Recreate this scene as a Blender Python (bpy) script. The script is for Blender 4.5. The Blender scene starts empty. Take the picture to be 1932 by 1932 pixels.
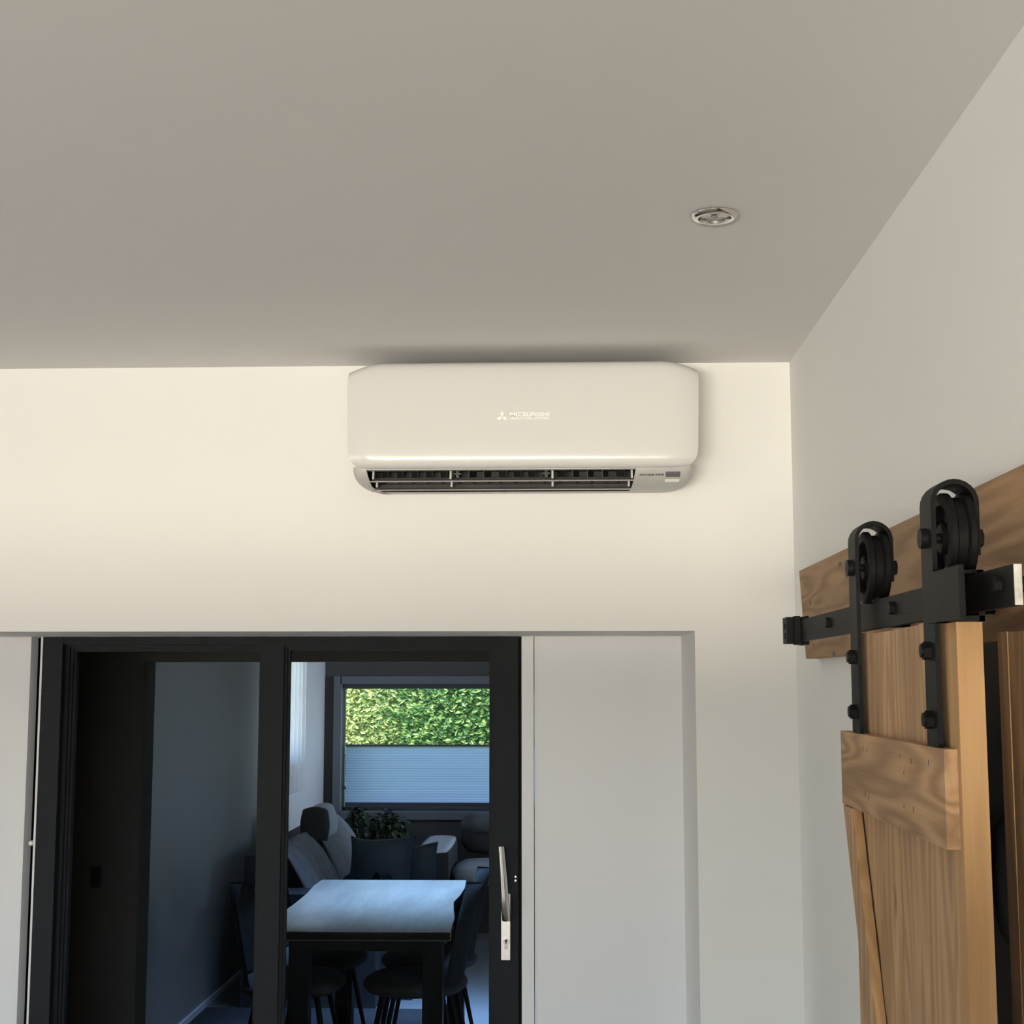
import bpy, bmesh, math, random
from mathutils import Vector, Matrix

random.seed(7)
SC = bpy.context.scene
COL = SC.collection
PI = math.pi

# ------------------------------------------------------------------ camera
cd = bpy.data.cameras.new('camera'); cam = bpy.data.objects.new('camera', cd); COL.objects.link(cam)
cd.sensor_fit = 'HORIZONTAL'; cd.sensor_width = 36.0
cd.lens = 36.0 * 2700.0 / 1932.0
cd.clip_start = 0.02; cd.clip_end = 300
cam.location = (0, 0, 1.80)
cam.rotation_mode = 'XYZ'
cam.rotation_euler = (math.radians(90 + 6.738), 0, math.radians(2.212))
SC.camera = cam

# ------------------------------------------------------------------ sky, sun, exposure
W = bpy.data.worlds.new('sky'); SC.world = W; W.use_nodes = True
wn = W.node_tree.nodes; wl = W.node_tree.links
bg = wn['Background']
sky = wn.new('ShaderNodeTexSky'); sky.sky_type = 'NISHITA'; sky.sun_disc = False
sky.sun_elevation = math.radians(50); sky.sun_rotation = math.radians(180)
wl.new(sky.outputs[0], bg.inputs[0]); bg.inputs[1].default_value = 0.75

sd = bpy.data.lights.new('sun', 'SUN'); sun = bpy.data.objects.new('sun', sd); COL.objects.link(sun)
sd.energy = 10.5; sd.angle = math.radians(0.6); sd.color = (1.0, 0.93, 0.82)
_d = Vector((0.30, 0.72, -0.86)).normalized()
sun.rotation_euler = _d.to_track_quat('-Z', 'Y').to_euler()
sun.location = (-3, -10, 12)

def area(name, loc, aim, sx, sy, watts, col, spread=180):
    d = bpy.data.lights.new(name, 'AREA'); d.shape = 'RECTANGLE'; d.size = sx; d.size_y = sy; d.energy = watts; d.color = col
    d.spread = math.radians(spread); o = bpy.data.objects.new(name, d); COL.objects.link(o); o.location = loc
    o.rotation_euler = (Vector(aim) - Vector(loc)).to_track_quat('-Z', 'Y').to_euler(); return o
# added area lamps standing in for daylight, placed at invented windows, terrace and rooflight
area('terrace_fill_lamp', (-1.5, -7.5, .475), (.40, 3.75, 2.45), 4.0, .25, 108, (1.0, .89, .71), 60)
area('rear_fill_lamp', (-1.4, -3.45, 1.70), (-.6, 3.75, 1.3), 3.2, 1.2, 24, (.90, .93, 1.0), 150)
area('side_fill_lamp', (-4.58, -1.0, 1.15), (0, .8, 1.15), 3.4, 1.7, 12, (.93, .93, 1.0), 170)
area('dining_side_fill_lamp', (2.38, 10.2, 1.75), (-2.0, 11.2, 1.5), 1.5, .9, 17, (.66, .78, 1.0), 44)
area('dining_top_fill_lamp', (-.70, 7.4, 2.52), (-.70, 7.45, 0), 1.1, 1.5, 36, (.26, .50, 1.0), 50)

vs = SC.view_settings
vs.view_transform = 'Standard'; vs.look = 'None'; vs.gamma = 1.0; vs.use_curve_mapping = False
vs.exposure = -0.10
SC.cycles.max_bounces = 9; SC.cycles.diffuse_bounces = 5; SC.cycles.glossy_bounces = 4
SC.cycles.transparent_max_bounces = 12; SC.cycles.transmission_bounces = 8
SC.cycles.sample_clamp_indirect = 12.0
SC.cycles.use_adaptive_sampling = True; SC.cycles.adaptive_threshold = 0.025
SC.cycles.caustics_reflective = False; SC.cycles.caustics_refractive = False

# ------------------------------------------------------------------ helpers
def tag(o, label=None, cat=None, group=None, kind=None):
    if label: o['label'] = label
    if cat: o['category'] = cat
    if group: o['group'] = group
    if kind: o['kind'] = kind
    return o

def obj(name, bm, mat, parent=None, smooth=False, bevel=0.0, seg=2, angle=35):
    if bevel > 0:
        es = [e for e in bm.edges if len(e.link_faces) == 2 and e.calc_face_angle(0) > math.radians(angle)]
        bmesh.ops.bevel(bm, geom=es, offset=bevel, segments=seg, profile=0.6, affect='EDGES', clamp_overlap=True)
    bmesh.ops.recalc_face_normals(bm, faces=bm.faces)
    me = bpy.data.meshes.new(name); bm.to_mesh(me); bm.free()
    if smooth or bevel > 0:
        for p in me.polygons: p.use_smooth = True
        if smooth != 'all':
            try: me.set_sharp_from_angle(angle=math.radians(40))
            except Exception: pass
    for m in (mat if isinstance(mat, (list, tuple)) else [mat]): me.materials.append(m)
    o = bpy.data.objects.new(name, me); COL.objects.link(o)
    if parent: o.parent = parent
    return o

def empty(name, loc=(0, 0, 0)):
    # the Empty marks the base of the thing; parts are built in world coordinates, so keep its matrix out of them
    o = bpy.data.objects.new(name, None); COL.objects.link(o)
    o.empty_display_size = 0.1
    o.location = loc
    return o

def adopt(child, parent):
    child.parent = parent
    child.matrix_parent_inverse = Matrix.Translation(parent.location).inverted()
    return child

def part(name, bm, mat, parent, **k):
    o = obj(name, bm, mat, None, **k)
    if parent:
        if parent.type == 'EMPTY': adopt(o, parent)
        else: o.parent = parent
    return o

def BM(): return bmesh.new()

def box(bm, x0, x1, y0, y1, z0, z1, mat=0):
    v = [bm.verts.new(p) for p in ((x0,y0,z0),(x1,y0,z0),(x1,y1,z0),(x0,y1,z0),(x0,y0,z1),(x1,y0,z1),(x1,y1,z1),(x0,y1,z1))]
    fs = [(0,3,2,1),(4,5,6,7),(0,1,5,4),(1,2,6,5),(2,3,7,6),(3,0,4,7)]
    for f in fs: bm.faces.new([v[i] for i in f]).material_index = mat
    return v

def prism(bm, pts, axis, a0, a1, mat=0):
    # pts: polygon in the two other axes, extruded along axis from a0 to a1
    def P(u, w, a):
        return {'x': (a, u, w), 'y': (u, a, w), 'z': (u, w, a)}[axis]
    A = [bm.verts.new(P(u, w, a0)) for u, w in pts]; B = [bm.verts.new(P(u, w, a1)) for u, w in pts]
    n = len(pts)
    bm.faces.new(A[::-1]).material_index = mat; bm.faces.new(B).material_index = mat
    for i in range(n):
        bm.faces.new((A[i], A[(i+1) % n], B[(i+1) % n], B[i])).material_index = mat

def cyl(bm, p0, p1, r0, r1=None, n=20, cap=True):
    r1 = r0 if r1 is None else r1
    p0 = Vector(p0); p1 = Vector(p1); d = (p1 - p0).normalized()
    u = d.orthogonal().normalized(); w = d.cross(u)
    A = []; B = []
    for i in range(n):
        t = 2*PI*i/n; q = u*math.cos(t) + w*math.sin(t)
        A.append(bm.verts.new(p0 + q*r0)); B.append(bm.verts.new(p1 + q*r1))
    for i in range(n): bm.faces.new((A[i], A[(i+1) % n], B[(i+1) % n], B[i]))
    if cap: bm.faces.new(A[::-1]); bm.faces.new(B)

def lathe(bm, prof, origin, axis, n=48, close=False):
    # prof: list of (radius, height along axis)
    o = Vector(origin); d = Vector(axis).normalized(); u = d.orthogonal().normalized(); w = d.cross(u)
    rings = []
    for r, h in prof:
        if r < 1e-6: rings.append([bm.verts.new(o + d*h)]); continue
        rings.append([bm.verts.new(o + d*h + (u*math.cos(2*PI*i/n) + w*math.sin(2*PI*i/n))*r) for i in range(n)])
    seq = list(zip(rings[:-1], rings[1:]))
    if close: seq.append((rings[-1], rings[0]))
    for a, b in seq:
        for i in range(n):
            j = (i+1) % n
            if len(a) == 1 and len(b) == 1: continue
            if len(a) == 1: bm.faces.new((a[0], b[j], b[i]))
            elif len(b) == 1: bm.faces.new((a[i], a[j], b[0]))
            else: bm.faces.new((a[i], a[j], b[j], b[i]))

def grid(bm, rows):
    V = [[bm.verts.new(p) for p in r] for r in rows]
    F = {}
    for i in range(len(V)-1):
        for j in range(len(V[0])-1):
            F[i, j] = bm.faces.new((V[i][j], V[i][j+1], V[i+1][j+1], V[i+1][j]))
    return V, F

def cushion(bm, c, s, n=10, puff=0.55, rot=None):
    # rounded pillow: superellipsoid-ish box centred at c with half sizes s
    vs_ = []
    bm2 = bmesh.new(); bmesh.ops.create_cube(bm2, size=2.0)
    bmesh.ops.subdivide_edges(bm2, edges=bm2.edges[:], cuts=n, use_grid_fill=True)
    for v in bm2.verts:
        p = v.co
        q = Vector((p.x*math.sqrt(max(0, 1 - puff*p.y*p.y/2 - puff*p.z*p.z/2 + puff*puff*p.y*p.y*p.z*p.z/3)),
                    p.y*math.sqrt(max(0, 1 - puff*p.z*p.z/2 - puff*p.x*p.x/2 + puff*puff*p.z*p.z*p.x*p.x/3)),
                    p.z*math.sqrt(max(0, 1 - puff*p.x*p.x/2 - puff*p.y*p.y/2 + puff*puff*p.x*p.x*p.y*p.y/3))))
        q = Vector((q.x*s[0], q.y*s[1], q.z*s[2]))
        if rot: q = rot @ q
        v.co = q + Vector(c)
    mp = {v: bm.verts.new(v.co) for v in bm2.verts}
    for f in bm2.faces: bm.faces.new([mp[v] for v in f.verts])
    bm2.free()

# ------------------------------------------------------------------ materials
def mat(name, col, rough=0.6, metal=0.0, noise=0.0, nscale=6.0, bump=0.0, bscale=80.0, spec=0.5, coat=0.0, coat_rough=0.1):
    m = bpy.data.materials.new(name); m.use_nodes = True
    N = m.node_tree.nodes; L = m.node_tree.links; p = N['Principled BSDF']
    p.inputs['Base Color'].default_value = (*col, 1); p.inputs['Roughness'].default_value = rough
    p.inputs['Metallic'].default_value = metal; p.inputs['Specular IOR Level'].default_value = spec
    p.inputs['Coat Weight'].default_value = coat; p.inputs['Coat Roughness'].default_value = coat_rough
    tc = N.new('ShaderNodeTexCoord')
    if noise > 0:
        t = N.new('ShaderNodeTexNoise'); t.inputs['Scale'].default_value = nscale; t.inputs['Detail'].default_value = 5
        L.new(tc.outputs['Object'], t.inputs['Vector'])
        r = N.new('ShaderNodeValToRGB'); L.new(t.outputs['Fac'], r.inputs['Fac'])
        r.color_ramp.elements[0].position = 0.3; r.color_ramp.elements[1].position = 0.7
        r.color_ramp.elements[0].color = (*[c*(1-noise) for c in col], 1)
        r.color_ramp.elements[1].color = (*[min(1, c*(1+noise)) for c in col], 1)
        L.new(r.outputs['Color'], p.inputs['Base Color'])
    if bump > 0:
        t2 = N.new('ShaderNodeTexNoise'); t2.inputs['Scale'].default_value = bscale; t2.inputs['Detail'].default_value = 4
        L.new(tc.outputs['Object'], t2.inputs['Vector'])
        b = N.new('ShaderNodeBump'); b.inputs['Strength'].default_value = bump; b.inputs['Distance'].default_value = 0.002
        L.new(t2.outputs['Fac'], b.inputs['Height']); L.new(b.outputs['Normal'], p.inputs['Normal'])
    return m

def wood(name, dark, light, axis='z', rough=0.6, knots=True, rings=1.0, contrast=1.0):
    m = bpy.data.materials.new(name); m.use_nodes = True
    N = m.node_tree.nodes; L = m.node_tree.links; p = N['Principled BSDF']
    p.inputs['Roughness'].default_value = rough; p.inputs['Specular IOR Level'].default_value = 0.25
    tc = N.new('ShaderNodeTexCoord'); oi = N.new('ShaderNodeObjectInfo')
    mul = N.new('ShaderNodeVectorMath'); mul.operation = 'SCALE'; mul.inputs['Scale'].default_value = 7.3
    cmb = N.new('ShaderNodeCombineXYZ')
    for i in range(3): L.new(oi.outputs['Random'], cmb.inputs[i])
    L.new(cmb.outputs[0], mul.inputs[0])
    add = N.new('ShaderNodeVectorMath'); add.operation = 'ADD'
    L.new(tc.outputs['Object'], add.inputs[0]); L.new(mul.outputs[0], add.inputs[1])
    def mapped(sl, sc):
        mp = N.new('ShaderNodeMapping'); s = [sc, sc, sc]; s['xyz'.index(axis)] = sl
        mp.inputs['Scale'].default_value = s; L.new(add.outputs[0], mp.inputs['Vector']); return mp
    # broad growth rings, distorted along the grain
    warp = N.new('ShaderNodeTexNoise'); warp.inputs['Scale'].default_value = 1.0; warp.inputs['Detail'].default_value = 2
    L.new(mapped(1.1, 11.0).outputs[0], warp.inputs['Vector'])
    mth = N.new('ShaderNodeMath'); mth.operation = 'MULTIPLY'; mth.inputs[1].default_value = 62.0*rings
    L.new(warp.outputs['Fac'], mth.inputs[0])
    sn = N.new('ShaderNodeMath'); sn.operation = 'SINE'; L.new(mth.outputs[0], sn.inputs[0])
    hs = N.new('ShaderNodeMath'); hs.operation = 'MULTIPLY_ADD'; hs.inputs[1].default_value = 0.5; hs.inputs[2].default_value = 0.5
    L.new(sn.outputs[0], hs.inputs[0])
    # fine fibres
    fib = N.new('ShaderNodeTexNoise'); fib.inputs['Scale'].default_value = 1.0; fib.inputs['Detail'].default_value = 6; fib.inputs['Roughness'].default_value = 0.7
    L.new(mapped(7.0, 260.0).outputs[0], fib.inputs['Vector'])
    mx = N.new('ShaderNodeMix'); mx.data_type = 'FLOAT'; mx.inputs[0].default_value = 0.58
    L.new(hs.outputs[0], mx.inputs[2]); L.new(fib.outputs['Fac'], mx.inputs[3])
    cr = N.new('ShaderNodeValToRGB'); L.new(mx.outputs[0], cr.inputs['Fac'])
    mid = 0.5; wd = 0.30/contrast
    cr.color_ramp.elements[0].position = mid - wd; cr.color_ramp.elements[1].position = mid + wd
    cr.color_ramp.elements[0].color = (*dark, 1); cr.color_ramp.elements[1].color = (*light, 1)
    out = cr.outputs['Color']
    # large tone variation
    tv = N.new('ShaderNodeTexNoise'); tv.inputs['Scale'].default_value = 1.0; tv.inputs['Detail'].default_value = 3
    L.new(mapped(2.0, 12.0).outputs[0], tv.inputs['Vector'])
    tr = N.new('ShaderNodeMapRange'); tr.inputs[1].default_value = 0.3; tr.inputs[2].default_value = 0.7; tr.inputs[3].default_value = 0.84; tr.inputs[4].default_value = 1.12
    L.new(tv.outputs['Fac'], tr.inputs[0])
    sc = N.new('ShaderNodeVectorMath'); sc.operation = 'SCALE'; L.new(out, sc.inputs[0]); L.new(tr.outputs[0], sc.inputs['Scale'])
    out = sc.outputs[0]
    if knots:
        vo = N.new('ShaderNodeTexVoronoi'); vo.inputs['Scale'].default_value = 1.0
        L.new(mapped(6.0, 20.0).outputs[0], vo.inputs['Vector'])
        kr = N.new('ShaderNodeMapRange'); kr.inputs[1].default_value = 0.06; kr.inputs[2].default_value = 0.16; kr.inputs[3].default_value = 0.8; kr.inputs[4].default_value = 0.0
        L.new(vo.outputs['Distance'], kr.inputs[0])
        # keep only some of the cells as knots
        sep = N.new('ShaderNodeSeparateColor'); L.new(vo.outputs['Color'], sep.inputs[0])
        th = N.new('ShaderNodeMath'); th.operation = 'GREATER_THAN'; th.inputs[1].default_value = 0.70
        L.new(sep.outputs[0], th.inputs[0])
        km = N.new('ShaderNodeMath'); km.operation = 'MULTIPLY'; L.new(kr.outputs[0], km.inputs[0]); L.new(th.outputs[0], km.inputs[1])
        mk = N.new('ShaderNodeMix'); mk.data_type = 'RGBA'; L.new(km.outputs[0], mk.inputs[0])
        L.new(out, mk.inputs[6]); mk.inputs[7].default_value = (*[c*0.28 for c in dark], 1)
        out = mk.outputs[2]
    L.new(out, p.inputs['Base Color'])
    bp = N.new('ShaderNodeBump'); bp.inputs['Strength'].default_value = 0.25; bp.inputs['Distance'].default_value = 0.0015
    L.new(mx.outputs[0], bp.inputs['Height']); L.new(bp.outputs['Normal'], p.inputs['Normal'])
    return m

def thin_glass(name, refl=0.012, tint=(0.93, 0.95, 0.95)):
    m = bpy.data.materials.new(name); m.use_nodes = True
    N = m.node_tree.nodes; L = m.node_tree.links; N.clear()
    o = N.new('ShaderNodeOutputMaterial'); t = N.new('ShaderNodeBsdfTransparent'); g = N.new('ShaderNodeBsdfGlossy')
    t.inputs[0].default_value = (*tint, 1); g.inputs['Roughness'].default_value = 0.01
    mx = N.new('ShaderNodeMixShader'); mx.inputs[0].default_value = refl
    L.new(t.outputs[0], mx.inputs[1]); L.new(g.outputs[0], mx.inputs[2]); L.new(mx.outputs[0], o.inputs[0])
    return m

def cloth_translucent(name, col, tcol, fac=0.5, band=None):
    m = bpy.data.materials.new(name); m.use_nodes = True
    N = m.node_tree.nodes; L = m.node_tree.links; N.clear()
    o = N.new('ShaderNodeOutputMaterial'); d = N.new('ShaderNodeBsdfDiffuse'); t = N.new('ShaderNodeBsdfTranslucent')
    d.inputs[0].default_value = (*col, 1); t.inputs[0].default_value = (*tcol, 1)
    tc = N.new('ShaderNodeTexCoord')
    mp = N.new('ShaderNodeMapping'); mp.inputs['Scale'].default_value = band or (2, 2, 40)
    n = N.new('ShaderNodeTexNoise'); n.inputs['Scale'].default_value = 1.0; n.inputs['Detail'].default_value = 4
    L.new(tc.outputs['Object'], mp.inputs['Vector']); L.new(mp.outputs[0], n.inputs['Vector'])
    r = N.new('ShaderNodeMapRange'); r.inputs[1].default_value = 0.3; r.inputs[2].default_value = 0.7; r.inputs[3].default_value = 0.92; r.inputs[4].default_value = 1.04
    L.new(n.outputs['Fac'], r.inputs[0])
    s = N.new('ShaderNodeVectorMath'); s.operation = 'SCALE'; s.inputs[0].default_value = tcol; L.new(r.outputs[0], s.inputs['Scale'])
    L.new(s.outputs[0], t.inputs[0])
    mx = N.new('ShaderNodeMixShader'); mx.inputs[0].default_value = fac
    L.new(d.outputs[0], mx.inputs[1]); L.new(t.outputs[0], mx.inputs[2]); L.new(mx.outputs[0], o.inputs[0])
    return m

M_WALL = mat('wall_paint', (0.80, 0.795, 0.785), 0.75, noise=0.012, nscale=1.5, bump=0.06, bscale=160, spec=0.3)
M_WALLR = mat('wall_paint_side', (0.78, 0.78, 0.765), 0.7, noise=0.012, nscale=1.5, bump=0.06, bscale=160, spec=0.3)
M_CEIL = mat('ceiling_paint', (0.69, 0.685, 0.68), 0.85, noise=0.012, nscale=1.2, bump=0.05, bscale=120, spec=0.2)
M_TRIM = mat('white_lacquer', (0.80, 0.80, 0.82), 0.35, noise=0.01, nscale=2)
M_FLOOR = wood('floor_oak', (0.30, 0.26, 0.22), (0.44, 0.39, 0.33), 'y', rough=0.45, knots=False)
M_PATIO = mat('patio_stone', (0.62, 0.55, 0.45), 0.9, noise=0.08, nscale=2)
M_GRASS = mat('grass', (0.12, 0.22, 0.05), 0.9, noise=0.3, nscale=5)
M_ANTH = mat('anthracite_frame', (0.011, 0.013, 0.017), 0.55, spec=0.2, noise=0.1, nscale=4, bump=0.1, bscale=500)
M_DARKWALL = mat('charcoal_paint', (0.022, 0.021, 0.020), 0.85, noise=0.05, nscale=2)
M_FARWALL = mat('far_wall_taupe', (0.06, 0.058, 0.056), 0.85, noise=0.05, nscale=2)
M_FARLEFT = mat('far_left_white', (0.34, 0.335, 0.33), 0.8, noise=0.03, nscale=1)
M_FARCEIL = mat('far_ceiling', (0.55, 0.55, 0.55), 0.9, noise=0.02, nscale=1)
M_FARFLOOR = mat('far_polished_floor', (0.26, 0.26, 0.26), 0.18, noise=0.1, nscale=2, spec=0.6)
M_BLACK = mat('black_steel', (0.0065, 0.0065, 0.0065), 0.5, spec=0.12, noise=0.15, nscale=30, bump=0.15, bscale=700)
M_CHROME = mat('brushed_nickel', (0.66, 0.64, 0.60), 0.16, metal=1.0, noise=0.03, nscale=60)
M_STEEL = mat('satin_steel', (0.72, 0.70, 0.66), 0.3, metal=1.0, noise=0.04, nscale=80)
M_CUT = mat('sawn_steel', (0.55, 0.54, 0.52), 0.45, metal=0.6, noise=0.3, nscale=60)
M_ACW = mat('ac_white_plastic', (0.70, 0.695, 0.685), 0.28, noise=0.006, nscale=3, coat=1.0, coat_rough=0.04)
M_ACB = mat('ac_body_shaded', (0.47, 0.465, 0.455), 0.4, noise=0.008, nscale=3)  # same plastic, darkened for the shade on the downward faces
M_ACD = mat('ac_dark_interior', (0.006, 0.006, 0.007), 0.5, noise=0.1, nscale=20)
M_ACF = mat('ac_fin_grey', (0.028, 0.030, 0.034), 0.4, noise=0.1, nscale=20)
M_ACL = mat('ac_louvre_shaded', (0.30, 0.29, 0.28), 0.25, noise=0.02, nscale=8)  # louvre plastic darkened for the shade on its faces
M_LOGO = mat('logo_silver', (0.97, 0.97, 0.96), 0.4, noise=0.01, nscale=50)
M_INK = mat('black_print', (0.02, 0.018, 0.016), 0.5, noise=0.05, nscale=90)
M_SENS = mat('sensor_window', (0.13, 0.13, 0.14), 0.2, noise=0.03, nscale=30)
M_WDOOR = wood('pine_planks', (0.305, 0.182, 0.095), (0.468, 0.299, 0.163), 'z')
M_WBAT = wood('pine_batten', (0.273, 0.163, 0.085), (0.455, 0.286, 0.156), 'y', rings=1.15, contrast=1.15)
M_WBZ = wood('pine_brace', (0.273, 0.163, 0.085), (0.455, 0.286, 0.156), 'z', contrast=1.1)
M_WEDGE = wood('pine_lit_edge', (0.384, 0.221, 0.099), (0.534, 0.331, 0.163), 'z', contrast=0.8)  # lighter pine, the light on the near edges put into the colour
M_WBOARD = wood('header_board_wood', (0.213, 0.119, 0.056), (0.362, 0.219, 0.112), 'y', rings=.8)
M_GLASS = thin_glass('pane_glass', 0.0006)
M_GLASS2 = thin_glass('added_window_glass', 0.03, (0.96, 0.97, 0.97))
M_TABLE = wood('slab_oak', (0.24, 0.21, 0.175), (0.31, 0.275, 0.23), 'y', rough=0.3, knots=False, contrast=.7)
M_CHAIR = mat('chair_anthracite_fabric', (0.035, 0.033, 0.031), 0.85, noise=0.2, nscale=40)
M_SOFA = mat('sofa_light_fabric', (0.42, 0.43, 0.45), 0.85, noise=0.1, nscale=20, bump=0.2, bscale=200)
M_SOFAD = mat('sofa_dark_side', (0.03, 0.03, 0.032), 0.8, noise=0.15, nscale=20)
M_PILLOW = mat('petrol_velvet', (0.007, 0.020, 0.033), 0.6, noise=0.3, nscale=9)
M_THROW = mat('black_throw', (0.006, 0.006, 0.007), 0.9, noise=0.2, nscale=30)
M_PAPER = mat('magazine_paper', (0.7, 0.72, 0.75), 0.4, noise=0.05, nscale=30)
M_RUG = mat('dark_rug', (0.018, 0.018, 0.02), 0.95, noise=0.3, nscale=60)
M_LEAF = mat('houseplant_leaf', (0.03, 0.045, 0.02), 0.6, noise=0.4, nscale=12)
M_POT = mat('plant_pot', (0.05, 0.05, 0.05), 0.6, noise=0.1, nscale=10)
M_BLIND = cloth_translucent('honeycomb_blind', (0.28, 0.38, 0.60), (0.60, 0.66, 1.0), 0.92, (0.6, 2, 45))
M_RAILW = mat('blind_rail', (0.05, 0.055, 0.07), 0.5, noise=0.05, nscale=10)
M_CURT = cloth_translucent('sheer_curtain', (0.6, 0.6, 0.6), (0.97, 0.97, 0.95), 0.8, (30, 40, 9))
M_WFRAME = mat('window_frame_grey', (0.12, 0.13, 0.15), 0.4, noise=0.04, nscale=6)
M_SOIL = mat('outer_render', (0.5, 0.48, 0.45), 0.9, noise=0.05, nscale=3)

def leafmat():
    m = bpy.data.materials.new('hedge_leaf'); m.use_nodes = True
    N = m.node_tree.nodes; L = m.node_tree.links; p = N['Principled BSDF']
    g = N.new('ShaderNodeNewGeometry'); r = N.new('ShaderNodeValToRGB')
    L.new(g.outputs['Random Per Island'], r.inputs['Fac'])
    e = r.color_ramp.elements
    e[0].position = 0; e[0].color = (0.03, 0.10, 0.025, 1); e[1].position = 1; e[1].color = (0.30, 0.42, 0.12, 1)
    x = e.new(0.5); x.color = (0.09, 0.22, 0.06, 1)
    # yellower leaves at the left end, the sunlight there put into the colour
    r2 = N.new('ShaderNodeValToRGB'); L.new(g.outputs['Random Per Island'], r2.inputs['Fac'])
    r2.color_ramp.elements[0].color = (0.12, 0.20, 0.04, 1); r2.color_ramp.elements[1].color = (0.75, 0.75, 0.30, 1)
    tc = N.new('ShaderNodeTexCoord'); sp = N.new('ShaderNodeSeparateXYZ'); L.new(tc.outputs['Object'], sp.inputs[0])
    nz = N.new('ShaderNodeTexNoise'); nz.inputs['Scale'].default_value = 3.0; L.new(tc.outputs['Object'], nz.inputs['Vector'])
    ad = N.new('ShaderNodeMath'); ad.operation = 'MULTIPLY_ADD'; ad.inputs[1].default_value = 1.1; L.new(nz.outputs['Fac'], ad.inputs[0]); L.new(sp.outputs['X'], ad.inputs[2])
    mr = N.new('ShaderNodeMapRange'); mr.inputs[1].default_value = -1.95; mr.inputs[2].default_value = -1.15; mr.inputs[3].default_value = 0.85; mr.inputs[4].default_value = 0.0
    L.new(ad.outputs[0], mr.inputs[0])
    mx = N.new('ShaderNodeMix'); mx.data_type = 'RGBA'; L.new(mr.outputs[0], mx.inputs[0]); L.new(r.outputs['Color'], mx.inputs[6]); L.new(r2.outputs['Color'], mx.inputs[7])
    L.new(mx.outputs[2], p.inputs['Base Color']); p.inputs['Roughness'].default_value = 0.45
    return m
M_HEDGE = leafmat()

# ================================================================== SETTING
YB, XR, ZC = 3.75, 0.592, 2.64            # back wall, right wall, ceiling
XL_, YR = -4.6, -3.4                      # unseen left wall, wall behind the camera
XO0, XO1, ZO = -2.45, 0.331, 1.930        # opening in the back wall
YD = 4.20                                 # plane of the door and its side panels

def struct(name, bm, m, **k): return tag(obj(name, bm, m, **k), kind='structure')

b = BM(); box(b, XL_-.2, XR+1.6, YR-.3, 4.5, -.2, 0); struct('floor', b, M_FLOOR)
b = BM(); box(b, XL_-.2, XR+.3, YR-.3, YB+.02, ZC, ZC+.3); struct('ceiling', b, M_CEIL)

# back wall with the wide opening (deep reveal)
b = BM()
pts = [(XL_-.2, 0), (XO0, 0), (XO0, ZO), (XO1, ZO), (XO1, 0), (XR+.15, 0), (XR+.15, ZC+.3), (XL_-.2, ZC+.3)]
prism(b, pts, 'y', YB, YD+.10)
wall_back = struct('wall_back', b, M_WALL)

# right wall with the doorway that the barn doors cover
b = BM()
DY0, DY1, DZ = 0.75, 2.62, 1.95
pts = [(YR-.2, 0), (DY0, 0), (DY0, DZ), (DY1, DZ), (DY1, 0), (YB+.01, 0), (YB+.01, ZC+.02), (YR-.2, ZC+.02)]
prism(b, pts, 'x', XR, XR+.12)
struct('wall_right', b, M_WALLR)
b = BM()      # dark hallway behind the doorway
box(b, XR+.12, XR+1.5, 2.9, 3.0, 0, 2.6); box(b, XR+1.5, XR+1.6, .4, 3.0, 0, 2.6); box(b, XR+.12, XR+1.5, .4, .5, 0, 2.6)
box(b, XR+.12, XR+1.6, .4, 3.0, 2.45, 2.6)
struct('wall_hall', b, mat('hall_dark_paint', (.30, .29, .28), .9, noise=.05, nscale=2))

b = BM(); box(b, XL_-.2, XL_, YR-.2, -2.65, 0, ZC+.02); box(b, XL_-.2, XL_, 2.05, YB+.01, 0, ZC+.02)
box(b, XL_-.2, XL_, -2.65, 2.05, 2.25, ZC+.02); box(b, XL_-.2, XL_, -2.65, 2.05, 0, .25); struct('wall_left', b, M_WALL)
lw = tag(empty('added_window_4', (XL_-.1, -.3, .25)), kind='structure')  # invented window out of view, carries the side lamp
b = BM()
for y in (-2.65, -.33, 1.98): box(b, XL_-.15, XL_-.08, y, y+.07, .25, 2.25)
box(b, XL_-.15, XL_-.08, -2.58, 1.98, .25, .32); box(b, XL_-.15, XL_-.08, -2.58, 1.98, 2.18, 2.25); part('window_frame', b, M_ANTH, lw)  # frame of the invented left wall window
for y0, y1 in ((-2.58, -.33), (-.26, 1.98)):
    b = BM(); box(b, XL_-.118, XL_-.11, y0, y1, .32, 2.18); part('pane', b, M_GLASS2, lw)  # panes of the invented left wall window

# wall behind the camera, with an added window whose sill cuts the terrace lamp
WX0, WX1, WZ0, WZ1 = -3.6, 0.55, 1.00, 2.35
b = BM()
box(b, XL_-.2, WX0, YR-.2, YR, 0, ZC+.02); box(b, WX1, XR+.12, YR-.2, YR, 0, ZC+.02); box(b, WX0, WX1, YR-.2, YR, WZ1, ZC+.02)
box(b, WX0, WX1, YR-.2, YR, 0, WZ0)
struct('wall_rear', b, M_WALL)
wr = tag(empty('added_window_1', (WX0, YR-.12, 0)), kind='structure')
b = BM()
box(b, WX0, WX1, YR-.14, YR-.07, WZ0-.02, WZ0+.012); box(b, WX0, WX1, YR-.14, YR-.07, WZ1-.07, WZ1)
for x in (WX0, WX1-.05): box(b, x, x+.05, YR-.14, YR-.07, WZ0+.07, WZ1-.07)
part('window_frame', b, M_ANTH, wr)  # frame of the added rear window
for x0, x1 in ((WX0+.07, WX1-.07),):
    b = BM(); box(b, x0, x1, YR-.108, YR-.10, WZ0+.01, WZ1-.07); part('pane', b, M_GLASS2, wr)  # panes of the added rear window

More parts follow.
